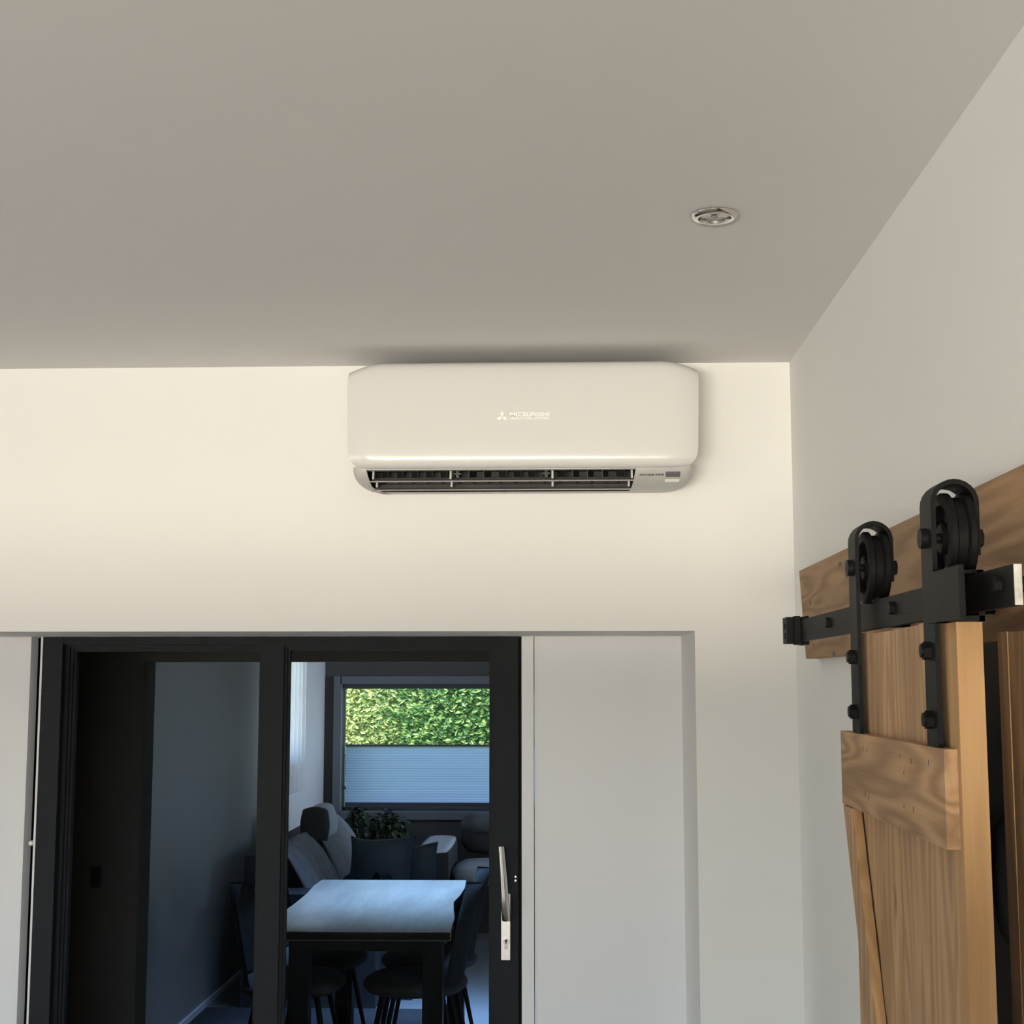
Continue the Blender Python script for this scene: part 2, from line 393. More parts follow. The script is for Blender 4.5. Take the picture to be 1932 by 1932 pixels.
# ground outside
b = BM(); box(b, -14, 8, YR-16, YR-.3, -.25, -.05); struct('patio', b, M_PATIO)
b = BM(); box(b, -14, 8, 12.1, 30, -.25, -.05); struct('lawn', b, M_GRASS)
b = BM(); box(b, -14, -4.81, YR-.3, 12.1, -.25, -.05); struct('garden_path', b, M_PATIO)

# white side panels in the reveal
b = BM(); box(b, -.097, XO1, YD, YD+.05, 0, ZO); trim_r = struct('trim_1', b, M_TRIM)
b = BM(); box(b, -.134, -.099, YD-.006, YD+.05, 0, ZO); struct('trim_2', b, M_TRIM, bevel=.0015)
b = BM(); box(b, XO0, -1.613, YD, YD+.05, 0, ZO); struct('trim_3', b, M_TRIM)
b = BM(); box(b, -1.611, -1.585, YD-.008, YD+.05, 0, ZO); struct('trim_4', b, M_TRIM, bevel=.0015)
b = BM(); box(b, -1.585, -1.5585, YD+.07, YD+.09, 0, ZO); box(b, -1.5585, -1.5525, YD-.002, YD+.06, 0, ZO); struct('trim_5', b, M_TRIM)

# ------------------------------------------------------------------ glazed sliding door
door = tag(empty('door_1', (-.85, YD, 0)), kind='structure')
b = BM()
FX0, FX1, FZ = -1.552, -.134, 1.928
box(b, FX0, -1.494, YD+.0, YD+.09, 0, FZ); box(b, -.144, FX1, YD+.03, YD+.09, 0, FZ)
box(b, -1.494, -.144, YD+.004, YD+.09, 1.908, FZ); box(b, -1.494, -.144, YD+.0, YD+.09, 0, .05)
part('door_frame', b, M_ANTH, door, bevel=.002)

def sash(nm, x0, x1, z0, z1, wl_, wr_, wt, wb, y0, y1, pane=True):
    b = BM()
    box(b, x0, x0+wl_, y0, y1, z0, z1); box(b, x1-wr_, x1, y0, y1, z0, z1)
    box(b, x0+wl_, x1-wr_, y0+.001, y1-.001, z1-wt, z1); box(b, x0+wl_, x1-wr_, y0+.001, y1-.001, z0, z0+wb)
    s = part(nm, b, M_ANTH, door, bevel=.002)
    b = BM(); e = .007      # glazing bead, stepped back
    X0, X1, Z0, Z1 = x0+wl_, x1-wr_, z0+wb, z1-wt
    for k, (dy, wd) in enumerate(((.010, .008), (.018, .015))):
        box(b, X0, X0+wd, y0+dy, y1-.012, Z0, Z1); box(b, X1-wd, X1, y0+dy, y1-.012, Z0, Z1)
        box(b, X0+wd, X1-wd, y0+dy, y1-.012, Z1-wd, Z1); box(b, X0+wd, X1-wd, y0+dy, y1-.012, Z0, Z0+wd)
    g = part('glazing_bead', b, M_ANTH, s)
    b = BM(); box(b, X0+.004, X1-.004, (y0+y1)/2-.004, (y0+y1)/2+.004, Z0+.004, Z1-.004)
    part('glass_pane', b, M_GLASS, s)
    return s
sl = sash('fixed_sash', -1.494, -.880, .05, 1.908, .012, .02, .006, .08, YD+.03, YD+.085)
sr = sash('sliding_sash', -.897, -.144, .05, 1.908, .064, .070, .004, .08, YD-.002, YD+.05)
# handle: plate, cylinder, slightly leaning pull grip
b = BM(); box(b, -.1925, -.167, YD-.012, YD-.001, 1.012, 1.195); hp = part('handle_plate', b, M_STEEL, sr, bevel=.002)
b = BM()
rows = []
for t in [i/14 for i in range(15)]:
    z = 1.120 + .212*t; x = -.1775 - .0145*t + .001*math.sin(t*PI); w = .0125 - .0035*t
    y = YD - .012 - .030*min(1, t*4)**.6
    rows.append([(x + w*math.cos(a), y + .0085*math.sin(a), z) for a in [2*PI*k/16 for k in range(17)]])
V, F_ = grid(b, rows); bmesh.ops.remove_doubles(b, verts=b.verts, dist=1e-6)
for end in (0, -1): b.faces.new(list(dict.fromkeys([v for v in V[end] if v.is_valid])))
part('handle_grip', b, M_CHROME, sr, smooth=True)
b = BM(); cyl(b, (-.1785, YD-.012, 1.064), (-.1785, YD-.016, 1.064), .0085); box(b, -.1835, -.1735, YD-.0155, YD-.012, 1.043, 1.060)
part('lock_cylinder', b, M_CHROME, sr)
b = BM(); cyl(b, (-.1785, YD-.0162, 1.066), (-.1785, YD-.017, 1.066), .0035, n=12); box(b, -.180, -.177, YD-.017, YD-.0158, 1.057, 1.066)
part('keyhole', b, M_INK, sr)
for z in (1.232, 1.243):
    b = BM(); cyl(b, (-.152, YD-.002, z), (-.152, YD-.006, z), .003, n=10); part('screw', b, M_STEEL, sr)

# small white buffer on the left jamb strip
b = BM(); lathe(b, [(0, .072), (.006, .071), (.008, .066), (.008, 0)], (-1.567, YD+.07, 1.33), (0, -1, 0), 16)
tag(obj('door_stop', b, M_TRIM, smooth=True), 'small round white door stop on the left jamb strip', 'door stop')

# ------------------------------------------------------------------ room beyond the glass
b = BM()
IY0, IY1 = 4.60, 4.72
pts = [(-3.2, 0), (-1.364, 0), (-1.364, 1.862), (1.5, 1.862), (1.5, 2.7), (-3.2, 2.7)]
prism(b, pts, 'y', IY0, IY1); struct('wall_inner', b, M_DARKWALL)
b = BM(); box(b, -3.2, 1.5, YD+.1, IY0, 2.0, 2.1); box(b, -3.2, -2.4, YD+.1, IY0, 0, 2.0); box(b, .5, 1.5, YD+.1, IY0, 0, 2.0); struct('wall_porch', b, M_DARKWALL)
FXL, FYF, FZC = -2.03, 12.0, 2.50
b = BM(); box(b, -2.4, 2.6, 4.5, FYF+.3, -.2, 0); struct('floor_dining', b, M_FARFLOOR)
b = BM(); box(b, -3.2, -1.3, 4.1, FYF+.3, FZC, FZC+.3); box(b, -.1, 2.9, 4.1, FYF+.3, FZC, FZC+.3); box(b, -1.3, -.1, 4.1, 6.6, FZC, FZC+.3); box(b, -1.3, -.1, 8.2, FYF+.3, FZC, FZC+.3)
struct('ceiling_dining', b, M_FARCEIL)
b = BM(); box(b, -1.4, 0, 6.5, 8.3, FZC+1.6, FZC+1.62); struct('added_window_6', b, M_GLASS2)  # invented rooflight out of view, added to light the table
b = BM(); box(b, -1.4, -1.3, 6.5, 8.3, FZC+.3, FZC+1.6); box(b, -.1, 0, 6.5, 8.3, FZC+.3, FZC+1.6); box(b, -1.3, -.1, 6.5, 6.6, FZC+.3, FZC+1.6); box(b, -1.3, -.1, 8.2, 8.3, FZC+.3, FZC+1.6); struct('added_rooflight_shaft', b, M_FARCEIL)  # deep shaft added to narrow the sky light coming down
b = BM(); box(b, 2.4, 2.6, IY1-.1, 9.4, 0, FZC+.1); box(b, 2.4, 2.6, 11.0, FYF+.3, 0, FZC+.1); box(b, 2.4, 2.6, 9.4, 11.0, 0, 1.25); box(b, 2.4, 2.6, 9.4, 11.0, 2.25, FZC+.1)
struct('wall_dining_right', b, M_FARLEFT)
b = BM(); box(b, 2.5, 2.508, 9.4, 11.0, 1.25, 2.25); struct('added_window_5', b, M_GLASS2)  # invented window out of view, added for the light on the left wall
# left wall with a side window
SY0, SY1, SZ0, SZ1 = 9.55, 10.72, 1.25, 2.2
b = BM()
box(b, FXL-.25, FXL, IY1-.1, SY0, 0, FZC+.1); box(b, FXL-.25, FXL, SY1, FYF+.3, 0, FZC+.1)
box(b, FXL-.25, FXL, SY0, SY1, 0, SZ0); box(b, FXL-.25, FXL, SY0, SY1, SZ1, FZC+.1)
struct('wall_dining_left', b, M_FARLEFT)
b = BM(); box(b, FXL, FXL+.012, IY1, FYF, 0, .03); struct('baseboard_dining_left', b, M_TRIM)
b = BM(); box(b, FXL-.16, FXL-.155, SY0, SY1, SZ0, SZ1); 
sw = tag(empty('window_2', (FXL-.15, SY0, SZ0)), kind='structure')
part('pane', b, M_GLASS2, sw)
b = BM()
for y in (SY0, SY1-.05): box(b, FXL-.19, FXL-.13, y, y+.05, SZ0, SZ1)
box(b, FXL-.19, FXL-.13, SY0, SY1, SZ0, SZ0+.05); box(b, FXL-.19, FXL-.13, SY0, SY1, SZ1-.05, SZ1)
part('window_frame', b, M_WFRAME, sw)
# far wall with the window and its dark frame
QX0, QX1, QZ0, QZ1 = -1.895, 1.2, .72, 1.785
b = BM()
box(b, FXL-.25, QX0, FYF, FYF+.3, 0, FZC+.1); box(b, QX1, 2.6, FYF, FYF+.3, 0, FZC+.1)
box(b, QX0, QX1, FYF, FYF+.3, 0, QZ0); box(b, QX0, QX1, FYF, FYF+.3, QZ1, FZC+.1)
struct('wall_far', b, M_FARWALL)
fw = tag(empty('window_3', (QX0, FYF, QZ0)), kind='structure')
b = BM()     # lining + casing
c = .055
for (x0, x1, z0, z1) in ((QX0-c, QX0+.008, QZ0-c, QZ1+c), (QX1, QX1+c, QZ0-c, QZ1+c), (QX0, QX1, QZ1-.008, QZ1+c), (QX0, QX1, QZ0-c, QZ0+.008)):
    box(b, x0, x1, FYF-.035, FYF+.02, z0, z1)
part('casing', b, M_WFRAME, fw, bevel=.008)
b = BM()
for (x0, x1, z0, z1) in ((QX0, QX0+.008, QZ0, QZ1), (QX1-.03, QX1, QZ0, QZ1), (QX0, QX1, QZ1-.05, QZ1), (QX0, QX1, QZ0, QZ0+.03)):
    box(b, x0, x1, FYF+.18, FYF+.24, z0, z1)
part('window_frame', b, M_WFRAME, fw)
b = BM(); box(b, QX0+.03, QX1-.03, FYF+.205, FYF+.212, QZ0+.03, QZ1-.05); part('pane', b, M_GLASS, fw)

# ================================================================== AIR CONDITIONER
ac = tag(empty('air_conditioner', (-.111, YB, 2.28)), 'white wall-mounted split air conditioner with open louvres above the doorway', 'air conditioner')
AX = -.111; HW = .4425
def P(d, x, z): return (x, YB - d, z)
# rear casing behind the front panel
b = BM()
prof = [(0, 2.345), (0, 2.575), (.03, 2.580), (.17, 2.580), (.195, 2.570), (.195, 2.345)]
prism(b, [(YB - d, z) for d, z in prof], 'x', AX-HW+.022, AX+HW-.022)
part('casing', b, M_ACB, ac, bevel=.004)
# front panel: curved shell with rounded lower corners
def panel_rows():
    pr = [(.055, 2.606, 0), (.12, 2.607, 0), (.17, 2.606, 0), (.196, 2.602, 0), (.210, 2.594, 0), (.217, 2.582, 0), (.222, 2.56, 0), (.226, 2.53, 0), (.229, 2.48, 0), (.231, 2.43, 0),
          (.2325, 2.40, 0), (.233, 2.378, 0), (.233, 2.362, 0), (.2327, 2.354, 0), (.2318, 2.348, 0), (.230, 2.3425, 0), (.2273, 2.3378, 0), (.2235, 2.3338, 0), (.2185, 2.3308, 0), (.212, 2.329, 0), (.203, 2.3285, 0), (.197, 2.330, 0)]
    us = [math.sin(PI/2*t) for t in [-1 + 2*i/48 for i in range(49)]]
    rows = []
    for d, z, _ in pr:
        r = .046; h = max(0, z - 2.3285); hw = HW - .006*(1 - min(1, (z-2.3)/.25))
        if h < r: hw -= .85*(r - math.sqrt(max(0, r*r - (r-h)**2)))
        row = []
        for u in us:
            x = AX + u*hw
            e = max(0, (abs(u)-.80)/.20)
            dd = d - .014*e**3*(1 if d > .15 else .3)
            zz = z - (.022*e**1.5)*min(1, max(0, (z-2.45)/.15))
            row.append(P(dd, x, zz))
        # side returns
        row = [P(.06, row[0][0]+.002, row[0][2])] + row + [P(.06, row[-1][0]-.002, row[-1][2])]
        rows.append(row)
    return rows
b = BM(); grid(b, panel_rows())
fp = part('front_panel', b, M_ACW, ac, smooth=True)
# lower body with the outlet opening
OX0, OX1 = -.503, .172
b = BM()
lp = [(.207, 2.334, .430), (.206, 2.326, .430), (.200, 2.3145, .4285), (.189, 2.304, .425), (.172, 2.2955, .419), (.150, 2.289, .411), (.125, 2.2855, .402), (.095, 2.2850, .392), (.06, 2.2870, .384), (.02, 2.2905, .380), (0.0, 2.292, .380)]
lp = [(d, z, w) for d, z, w in lp]
rows = []
xs_mid = [OX0, OX1]
for i, (d, z, w) in enumerate(lp):
    row = []
    ox0 = OX0 + .012*max(0, i-1)/5; ox1 = OX1 - .010*max(0, i-1)/5
    xs = [AX-w, AX-w+.004, AX-w+.014, AX-w+.03, ox0-.003, ox0, ox1, ox1+.003, AX+w-.03, AX+w-.014, AX+w-.004, AX+w]
    for k, x in enumerate(xs):
        ed = {0: .03, 1: .012, 2: .004}.get(min(k, 11-k), 0)
        row.append(P(max(0, d - ed), x, z + ed*.15))
    rows.append(row)
V, FF = grid(b, rows)
OUT_LAST = 7
dead = [FF[i, 5] for i in range(0, OUT_LAST)]
bmesh.ops.delete(b, geom=dead, context='FACES')
part('lower_body', b, M_ACB, ac, smooth=True)
# outlet cavity
b = BM()
cav = [(.200, 2.330), (.150, 2.343), (.085, 2.338), (.070, 2.300), (.095, 2.2862)]
A = [b.verts.new(P(d, OX0-.002, z)) for d, z in cav]; B = [b.verts.new(P(d, OX1+.002, z)) for d, z in cav]
for i in range(len(cav)-1): b.faces.new((A[i], A[i+1], B[i+1], B[i]))
b.faces.new(A); b.faces.new(B[::-1])
part('outlet_cavity', b, M_ACD, ac)
# vertical vanes in the outlet
for i in range(17):
    x = OX0 + .035 + i*(OX1-OX0-.07)/16
    b = BM(); prism(b, [(YB-.088, 2.338), (YB-.140, 2.338), (YB-.135, 2.312), (YB-.095, 2.306)], 'x', x-.0012, x+.0012)
    bmesh.ops.rotate(b, verts=b.verts, cent=P(.11, x, 2.32), matrix=Matrix.Rotation(math.radians(24 if i % 8 < 5 else -18), 3, 'Z'))
    part('vane', b, M_ACF, ac)
# upper bright lip under the panel
b = BM(); box(b, OX0+.001, OX1-.001, YB-.206, YB-.186, 2.3265, 2.3295); part('outlet_lip', b, M_ACB, ac)
# two swing louvres with hinge tabs
def louvre(d0, z0, d1, z1, x0, x1, th, tabs, tabz):
    b = BM(); n = 6; prof_t = []; prof_b = []
    dv = Vector((d1-d0, z1-z0)); nv = Vector((-dv.y, dv.x)).normalized()
    if nv.y < 0: nv = -nv
    for i in range(n+1):
        t = i/n; q = Vector((d0, z0)) + dv*t; bow = .0035*math.sin(t*PI)
        h = th*(.45 + .55*math.sin(min(1, t*1.6+.15)*PI*.5))
        if t > .95: h = th*.75
        prof_t.append(q + nv*(h/2 - bow)); prof_b.append(q - nv*(h/2 + bow))
    pts = [(YB - q.x, q.y) for q in prof_t] + [(YB - q.x, q.y) for q in prof_b[::-1]]
    prism(b, pts, 'x', x0, x1)
    l = part('louvre', b, M_ACL, ac, bevel=.0007, seg=2, angle=50)
    for x in tabs:
        b = BM()
        q = Vector((d0, z0)) + dv*.55
        prism(b, [(YB-q.x-.016, q.y), (YB-q.x+.012, q.y+.002), (YB-q.x+.010, q.y+tabz), (YB-q.x-.010, q.y+tabz)], 'x', x-.0025, x+.0025)
        part('hinge_tab', b, M_ACW, l)
    return l
louvre(.128, 2.3165, .178, 2.3015, -.4985, .1685, .0042, (-.491, -.294, -.036, .164), .022)
louvre(.108, 2.3010, .160, 2.2815, -.488, .162, .0042, (-.484, -.293, -.036, .157), .017)
# pivot arms beside the middle tabs
for x in (-.278, -.052):
    b = BM(); box(b, x-.004, x+.004, YB-.150, YB-.125, 2.314, 2.335); box(b, x-.010, x+.010, YB-.152, YB-.146, 2.322, 2.326); cyl(b, P(.150, x, 2.331), P(.156, x, 2.331), .003, n=10)
    part('pivot_bracket', b, M_ACF, ac)
# receiver window
b = BM(); box(b, .247, .283, YB-.2035, YB-.19, 2.309, 2.3225); bmesh.ops.rotate(b, verts=b.verts, cent=P(.197, .265, 2.315), matrix=Matrix.Rotation(math.radians(-32), 3, 'X')); 
bmesh.ops.translate(b, verts=b.verts, vec=(0, -.0005, 0)); part('receiver_window', b, M_SENS, ac, bevel=.001)
b = BM(); box(b, .246, .282, YB-.186, YB-.178, 2.2975, 2.3035); bmesh.ops.rotate(b, verts=b.verts, cent=P(.182, .264, 2.3005), matrix=Matrix.Rotation(math.radians(-58), 3, 'X')); part('indicator_strip', b, M_ACW, ac, bevel=.0008)

# lettering -------------------------------------------------------
def text_mesh(name, s, m, parent, x0, x1, z0, z1, yfun, bold=0.0, extrude=0.0006, shear=0.0, tilt=None):
    cu = bpy.data.curves.new(name + '_curve', 'FONT'); cu.body = s; cu.size = 1.0; cu.offset = bold; cu.shear = shear
    cu.space_character = 1.06
    to = bpy.data.objects.new(name + '_tmp', cu); COL.objects.link(to)
    dg = bpy.context.evaluated_depsgraph_get()
    me = bpy.data.meshes.new_from_object(to.evaluated_get(dg))
    bpy.data.objects.remove(to); bpy.data.curves.remove(cu)
    b = BM(); b.from_mesh(me); bpy.data.meshes.remove(me)
    xs = [v.co.x for v in b.verts]; ys = [v.co.y for v in b.verts]
    ax, bx_, ay, by = min(xs), max(xs), min(ys), max(ys)
    for v in b.verts:
        X = x0 + (v.co.x-ax)/(bx_-ax)*(x1-x0); Z = z0 + (v.co.y-ay)/(by-ay)*(z1-z0)
        v.co = Vector((X, yfun(Z), Z))
    bmesh.ops.translate(b, verts=b.verts, vec=(0, -extrude, 0))     # flat print, a hair proud of the plastic
    return part(name, b, m, parent)
yface = lambda z: YB - (.2300 + (2.49 - z)*.045) - .0008
text_mesh('lettering', 'MITSUBISHI', M_LOGO, fp, -.1415, -.0425, 2.4560, 2.4665, yface, bold=.03)
text_mesh('lettering', 'HEAVY INDUSTRIES', M_LOGO, fp, -.1415, -.0425, 2.4480, 2.4540, yface, bold=.02)
b = BM()
ex, ez = -.1605, 2.4556; s = .0087
def rhomb(pts):
    f = [b.verts.new((ex + x*s, yface(ez+z*s), ez + z*s)) for x, z in pts]
    b.faces.new(f)
h3 = math.sqrt(3)/2
rhomb([(0, 0), (.5, h3), (0, 2*h3), (-.5, h3)])
rhomb([(0, 0), (-1, 0), (-1.5, -h3*1.0-.7*0), (-.5, -h3)])
rhomb([(0, 0), (1, 0), (1.5, -h3), (.5, -h3)])
b.verts.ensure_lookup_table()
r = bmesh.ops.extrude_face_region(b, geom=b.faces[:]); bmesh.ops.translate(b, verts=[e for e in r['geom'] if isinstance(e, bmesh.types.BMVert)], vec=(0, -.0006, 0))
part('emblem', b, M_LOGO, fp)
def ylow(z): return YB - (.200 + (z-2.3145)*.85) - .0012
text_mesh('lettering', 'INVERTER', M_INK, ac, .181, .2425, 2.3095, 2.3138, ylow, bold=.02, extrude=.0004, shear=.25)

# ================================================================== DOWNLIGHT
DLX, DLY = .270, 2.525
dl = tag(empty('downlight', (DLX, DLY, ZC)), 'round brushed nickel recessed spotlight in the ceiling', 'spotlight')
b = BM(); lathe(b, [(.0415, .001), (.0425, -.002), (.041, -.0055), (.036, -.0085), (.0300, -.0085), (.0285, -.006), (.0283, .0)], (DLX, DLY, ZC), (0, 0, 1), 56)
part('trim_ring', b, M_CHROME, dl, smooth=True)
b = BM(); lathe(b, [(.0283, -.0065), (.0270, .004), (.0255, .008), (.0265, .010)], (DLX, DLY, ZC-.001), (0, 0, 1), 48)
part('inner_ring', b, M_CHROME, dl, smooth=True)
b = BM(); lathe(b, [(0, -.003), (.004, -.0028), (.006, -.001), (.010, -.0025), (.018, -.0015), (.0235, -.0035), (.0268, -.002), (.0268, .001)], (DLX, DLY, ZC-.0005), (0, 0, 1), 40)
part('lamp_face', b, mat('lamp_glass', (0.42, 0.41, 0.39), 0.12, metal=0.7, noise=0.25, nscale=120), dl, smooth=True)

# ================================================================== BARN DOOR HARDWARE AND DOORS
# header board screwed to the right wall
b = BM()
pts = [(3.475, 2.064), (3.405, 1.852), (-1.2, 1.852), (-1.2, 2.064)]
prism(b, pts, 'x', .560, .5918)
tag(obj('header_board', b, M_WBOARD, bevel=.003), 'long brown wooden header board fixed to the right wall behind the sliding rail', 'board')

# rail
rail = tag(empty('sliding_rail', (.43, 2.0, 1.893)), 'black flat steel barn door rail with a raw silver sawn end', 'rail')
RZ0, RZ1 = 1.8725, 1.9125
b = BM(); box(b, .430, .438, 1.3955, 2.70, RZ0, RZ1); part('bar', b, M_BLACK, rail, bevel=.0012)
b = BM(); box(b, .4302, .4378, 1.394, 1.3955, RZ0+.0003, RZ1-.0003); tag(part('cut_end', b, M_CUT, rail), 'raw silver sawn end of the bar')
def hexbolt(x, y, z, r, h, n=6):
    b = BM(); cyl(b, (x, y, z), (x-h, y, z), r, n=n); return b
for y in (2.372, 1.906, 1.439):
    b = hexbolt(.430, y, 1.8955, .0085, .007); part('bolt', b, M_BLACK, rail, bevel=.0012)
    b = BM(); cyl(b, (.438, y, 1.8955), (.560, y, 1.8955), .0085, n=20); part('spacer', b, M_BLACK, rail, smooth=True)
# end stop at the far end
b = BM()
box(b, .408, .4295, 2.690, 2.738, RZ0-.003, RZ1+.006); box(b, .4195, .4295, 2.664, 2.690, RZ0-.006, RZ1+.007); box(b, .4384, .445, 2.664, 2.738, RZ0-.006, RZ1+.007)
box(b, .4295, .4384, 2.702, 2.738, RZ0-.003, RZ1+.006)
es = part('end_stop', b, M_BLACK, rail, bevel=.0015)
for z in (1.884, 1.902):
    b = BM(); cyl(b, (.408, 2.712, z), (.4065, 2.712, z), .0055, n=12); part('screw', b, M_BLACK, es)
# clamp stop near the front wheel
b = BM()
box(b, .4000, .4055, 1.478, 1.618, RZ0-.009, RZ1+.006)
box(b, .4055, .4290, 1.560, 1.600, RZ0-.009, RZ1+.006)
box(b, .4055, .4450, 1.548, 1.605, RZ0-.009, RZ0-.003); box(b, .4055, .4450, 1.548, 1.605, RZ1+.002, RZ1+.006); box(b, .4395, .4455, 1.548, 1.605, RZ0-.009, RZ1+.006)
part('clamp_stop', b, M_BLACK, rail, bevel=.0015)

# front barn door
bd = tag(empty('barn_door', (.433, 1.86, .02)), 'front pine plank barn door hanging on two black strap rollers', 'barn door')
DX0, DX1, DYN, DYF, DZ0, DZ1 = .420, .447, 1.565, 2.162, .02, 1.868
ys = [1.604, 1.738, 1.872, 2.003, 2.160]
for i in range(4):
    b = BM(); box(b, DX0+.001*(i % 2), DX1-.004, ys[i]+.0006, ys[i+1]-.0006, DZ0, DZ1-.0015*(i % 3)); part('plank', b, M_WDOOR, bd, bevel=.0018)
b = BM(); box(b, DX0-.001, DX1, DYN, 1.6035, DZ0, DZ1+.001); part('edge_stile', b, M_WEDGE, bd, bevel=.0015)
for i, (z0, z1) in enumerate(((1.621, 1.727), (.95, 1.056), (.10, .206))):
    b = BM(); box(b, .4045, .4190, 1.578, 2.1655, z0, z1); part('batten', b, M_WBAT, bd, bevel=.0012)
# old nail holes in the top batten
NAILS = [(2.126, 1.706), (1.98, 1.708), (2.003, 1.709), (1.783, 1.709), (1.728, 1.706), (1.646, 1.709), (1.574, 1.714), (1.767, 1.69), (1.557, 1.698), (1.977, 1.643), (1.999, 1.647), (1.772, 1.65), (1.724, 1.65), (1.573, 1.651)]
for k, (y, z) in enumerate([q for q in NAILS if q[0] > 1.585]):
    b = BM(); hz = .0035 if k % 3 else .0022
    prism(b, [(y-.0012, z-hz), (y+.0012, z-hz*.8), (y+.0009, z+hz), (y-.0009, z+hz*.9)], 'x', .40425, .4047); part('nail_hole', b, M_INK, bd)
# diagonal brace below the top batten
b = BM()
prism(b, [(2.160, 1.6195), (2.098, 1.6195), (1.700, .765), (1.762, .765)][::1], 'x', .4045, .4190)
b.verts.ensure_lookup_table(); 
for f in b.faces:
    f.normal_update()
    if abs(f.normal.x) < .5 and f.calc_center_median().y < 2.0 and abs(f.normal.z) < .9: f.material_index = 1  # near edge of the brace coloured lighter, as if lit
part('brace', b, [M_WBZ, M_WEDGE], bd, bevel=.0012)
# hangers
def hanger(yc, zc=1.9610, w=.050, root=bd):
    xf, xb, t, r = .4135, .4565, .0055, .0515
    xo, xi = xf - t, xf                      # strap outer and inner faces (front leg)
    cx = (xo + xb + t)/2; R = (xb + t - xo)/2; ztop = 1.999
    outer = [(xo, 1.7275)]; inner = [(xi, 1.7275)]
    for k in range(13):
        a = PI - PI*k/12
        outer.append((cx + R*math.cos(a), ztop + R*math.sin(a))); inner.append((cx + (R-t)*math.cos(a), ztop + (R-t)*math.sin(a)))
    outer.append((xb + t, 1.940)); inner.append((xb, 1.940))
    b = BM(); prism(b, outer + inner[::-1], 'y', yc - w/2, yc + w/2)
    h = part('hanger_strap', b, M_BLACK, root, bevel=.0014, angle=50)
    # grooved spoked wheel
    b = BM(); wx0, wx1 = xf + .0095, xb - .0030; mx_ = (wx0+wx1)/2; hw = (wx1-wx0)/2
    prof = [(r*.74, -hw), (r*.97, -hw), (r, -hw+.0015), (r, -.0075), (r*.975, -.0065), (r*.90, -.0050), (r*.90, .0050), (r*.975, .0065), (r, .0075), (r, hw-.0015), (r*.97, hw), (r*.74, hw), (r*.71, hw-.003), (r*.71, -hw+.003)]
    lathe(b, prof, (mx_, yc, zc), (1, 0, 0), 56, close=True)
    wheel = part('wheel', b, M_BLACK, h, smooth=True)
    b = BM(); lathe(b, [(.006, -hw), (.016, -hw), (.018, -hw+.002), (.018, hw-.002), (.016, hw), (.006, hw)], (mx_, yc, zc), (1, 0, 0), 32, close=True)
    part('hub', b, M_BLACK, h, smooth=True)
    for k in range(5):
        a = 2*PI*k/5 + .31*PI + yc
        dvec = Vector((0, math.cos(a), math.sin(a))); nvec = Vector((0, -math.sin(a), math.cos(a)))
        c0 = Vector((mx_, yc, zc)) + dvec*.015; c1 = Vector((mx_, yc, zc)) + dvec*r*.74
        b = BM(); v = []
        for cpt, ww in ((c0, .0065), (c1, .005)):
            for sx, sn_ in ((-1, -1), (1, -1), (1, 1), (-1, 1)): v.append(b.verts.new(cpt + Vector((sx*.006, 0, 0)) + nvec*sn_*ww))
        for f in ((0, 1, 2, 3), (4, 7, 6, 5), (0, 4, 5, 1), (1, 5, 6, 2), (2, 6, 7, 3), (3, 7, 4, 0)): b.faces.new([v[i] for i in f])
        part('spoke', b, M_BLACK, h)
    b = BM(); cyl(b, (xo-.007, yc, zc), (xb+t+.006, yc, zc), .0055, n=16); cyl(b, (xo-.0075, yc, zc), (xo, yc, zc), .0115, n=24)
    cyl(b, (xb+t, yc, zc), (xb+t+.009, yc, zc), .0105, n=6)
    part('axle_bolt', b, M_BLACK, h, smooth=True)
    for z in (1.834, 1.757):
        b = hexbolt(xo, yc, z, .0105, .008); cyl(b, (xo-.008, yc, z), (xo-.0105, yc, z), .0078, n=14); part('bolt', b, M_BLACK, h, bevel=.001)
    return h
hanger(2.064); hanger(1.637)

# second barn door behind, nearer the wall
bd2 = tag(empty('barn_door', (.51, 1.2, .02)), 'second pine plank barn door nearer the wall, cut off by the right picture edge', 'barn door')
yy = [1.692, 1.655, 1.50, 1.34, 1.18, 1.02, .86, .70]
for i in range(7):
    b = BM(); box(b, .500+.001*(i % 2), .527, yy[i+1]+.0006, yy[i]-.0006, .02, 1.856-.001*(i % 3)); part('plank', b, M_WDOOR, bd2, bevel=.0018)

# black bag hanging in the dark doorway
b = BM(); cushion(b, (.800, 2.66, 1.445), (.035, .060, .120), 8, .8)
b2 = tag(obj('hanging_bag', b, M_THROW, smooth='all'), 'black rounded bundle hanging in the dark gap beside the second barn door', 'bag')

# ================================================================== DINING ROOM THINGS
# light switch on the dark pillar
ls = tag(empty('light_switch', (-1.486, IY0, 1.18)), 'small black light switch on the dark pillar behind the left pane', 'switch')
b = BM(); box(b, -1.515, -1.485, IY0-.012, IY0, 1.15, 1.215); part('plate', b, M_BLACK, ls, bevel=.002)
b = BM(); box(b, -1.511, -1.489, IY0-.016, IY0-.012, 1.155, 1.21); part('rocker', b, M_BLACK, ls, bevel=.0015)

# rug
b = BM(); box(b, -2.0, -.62, 5.0, 8.1, 0, .012); tag(obj('rug', b, M_RUG, bevel=.004), 'black rug lying under the dining table', 'rug')

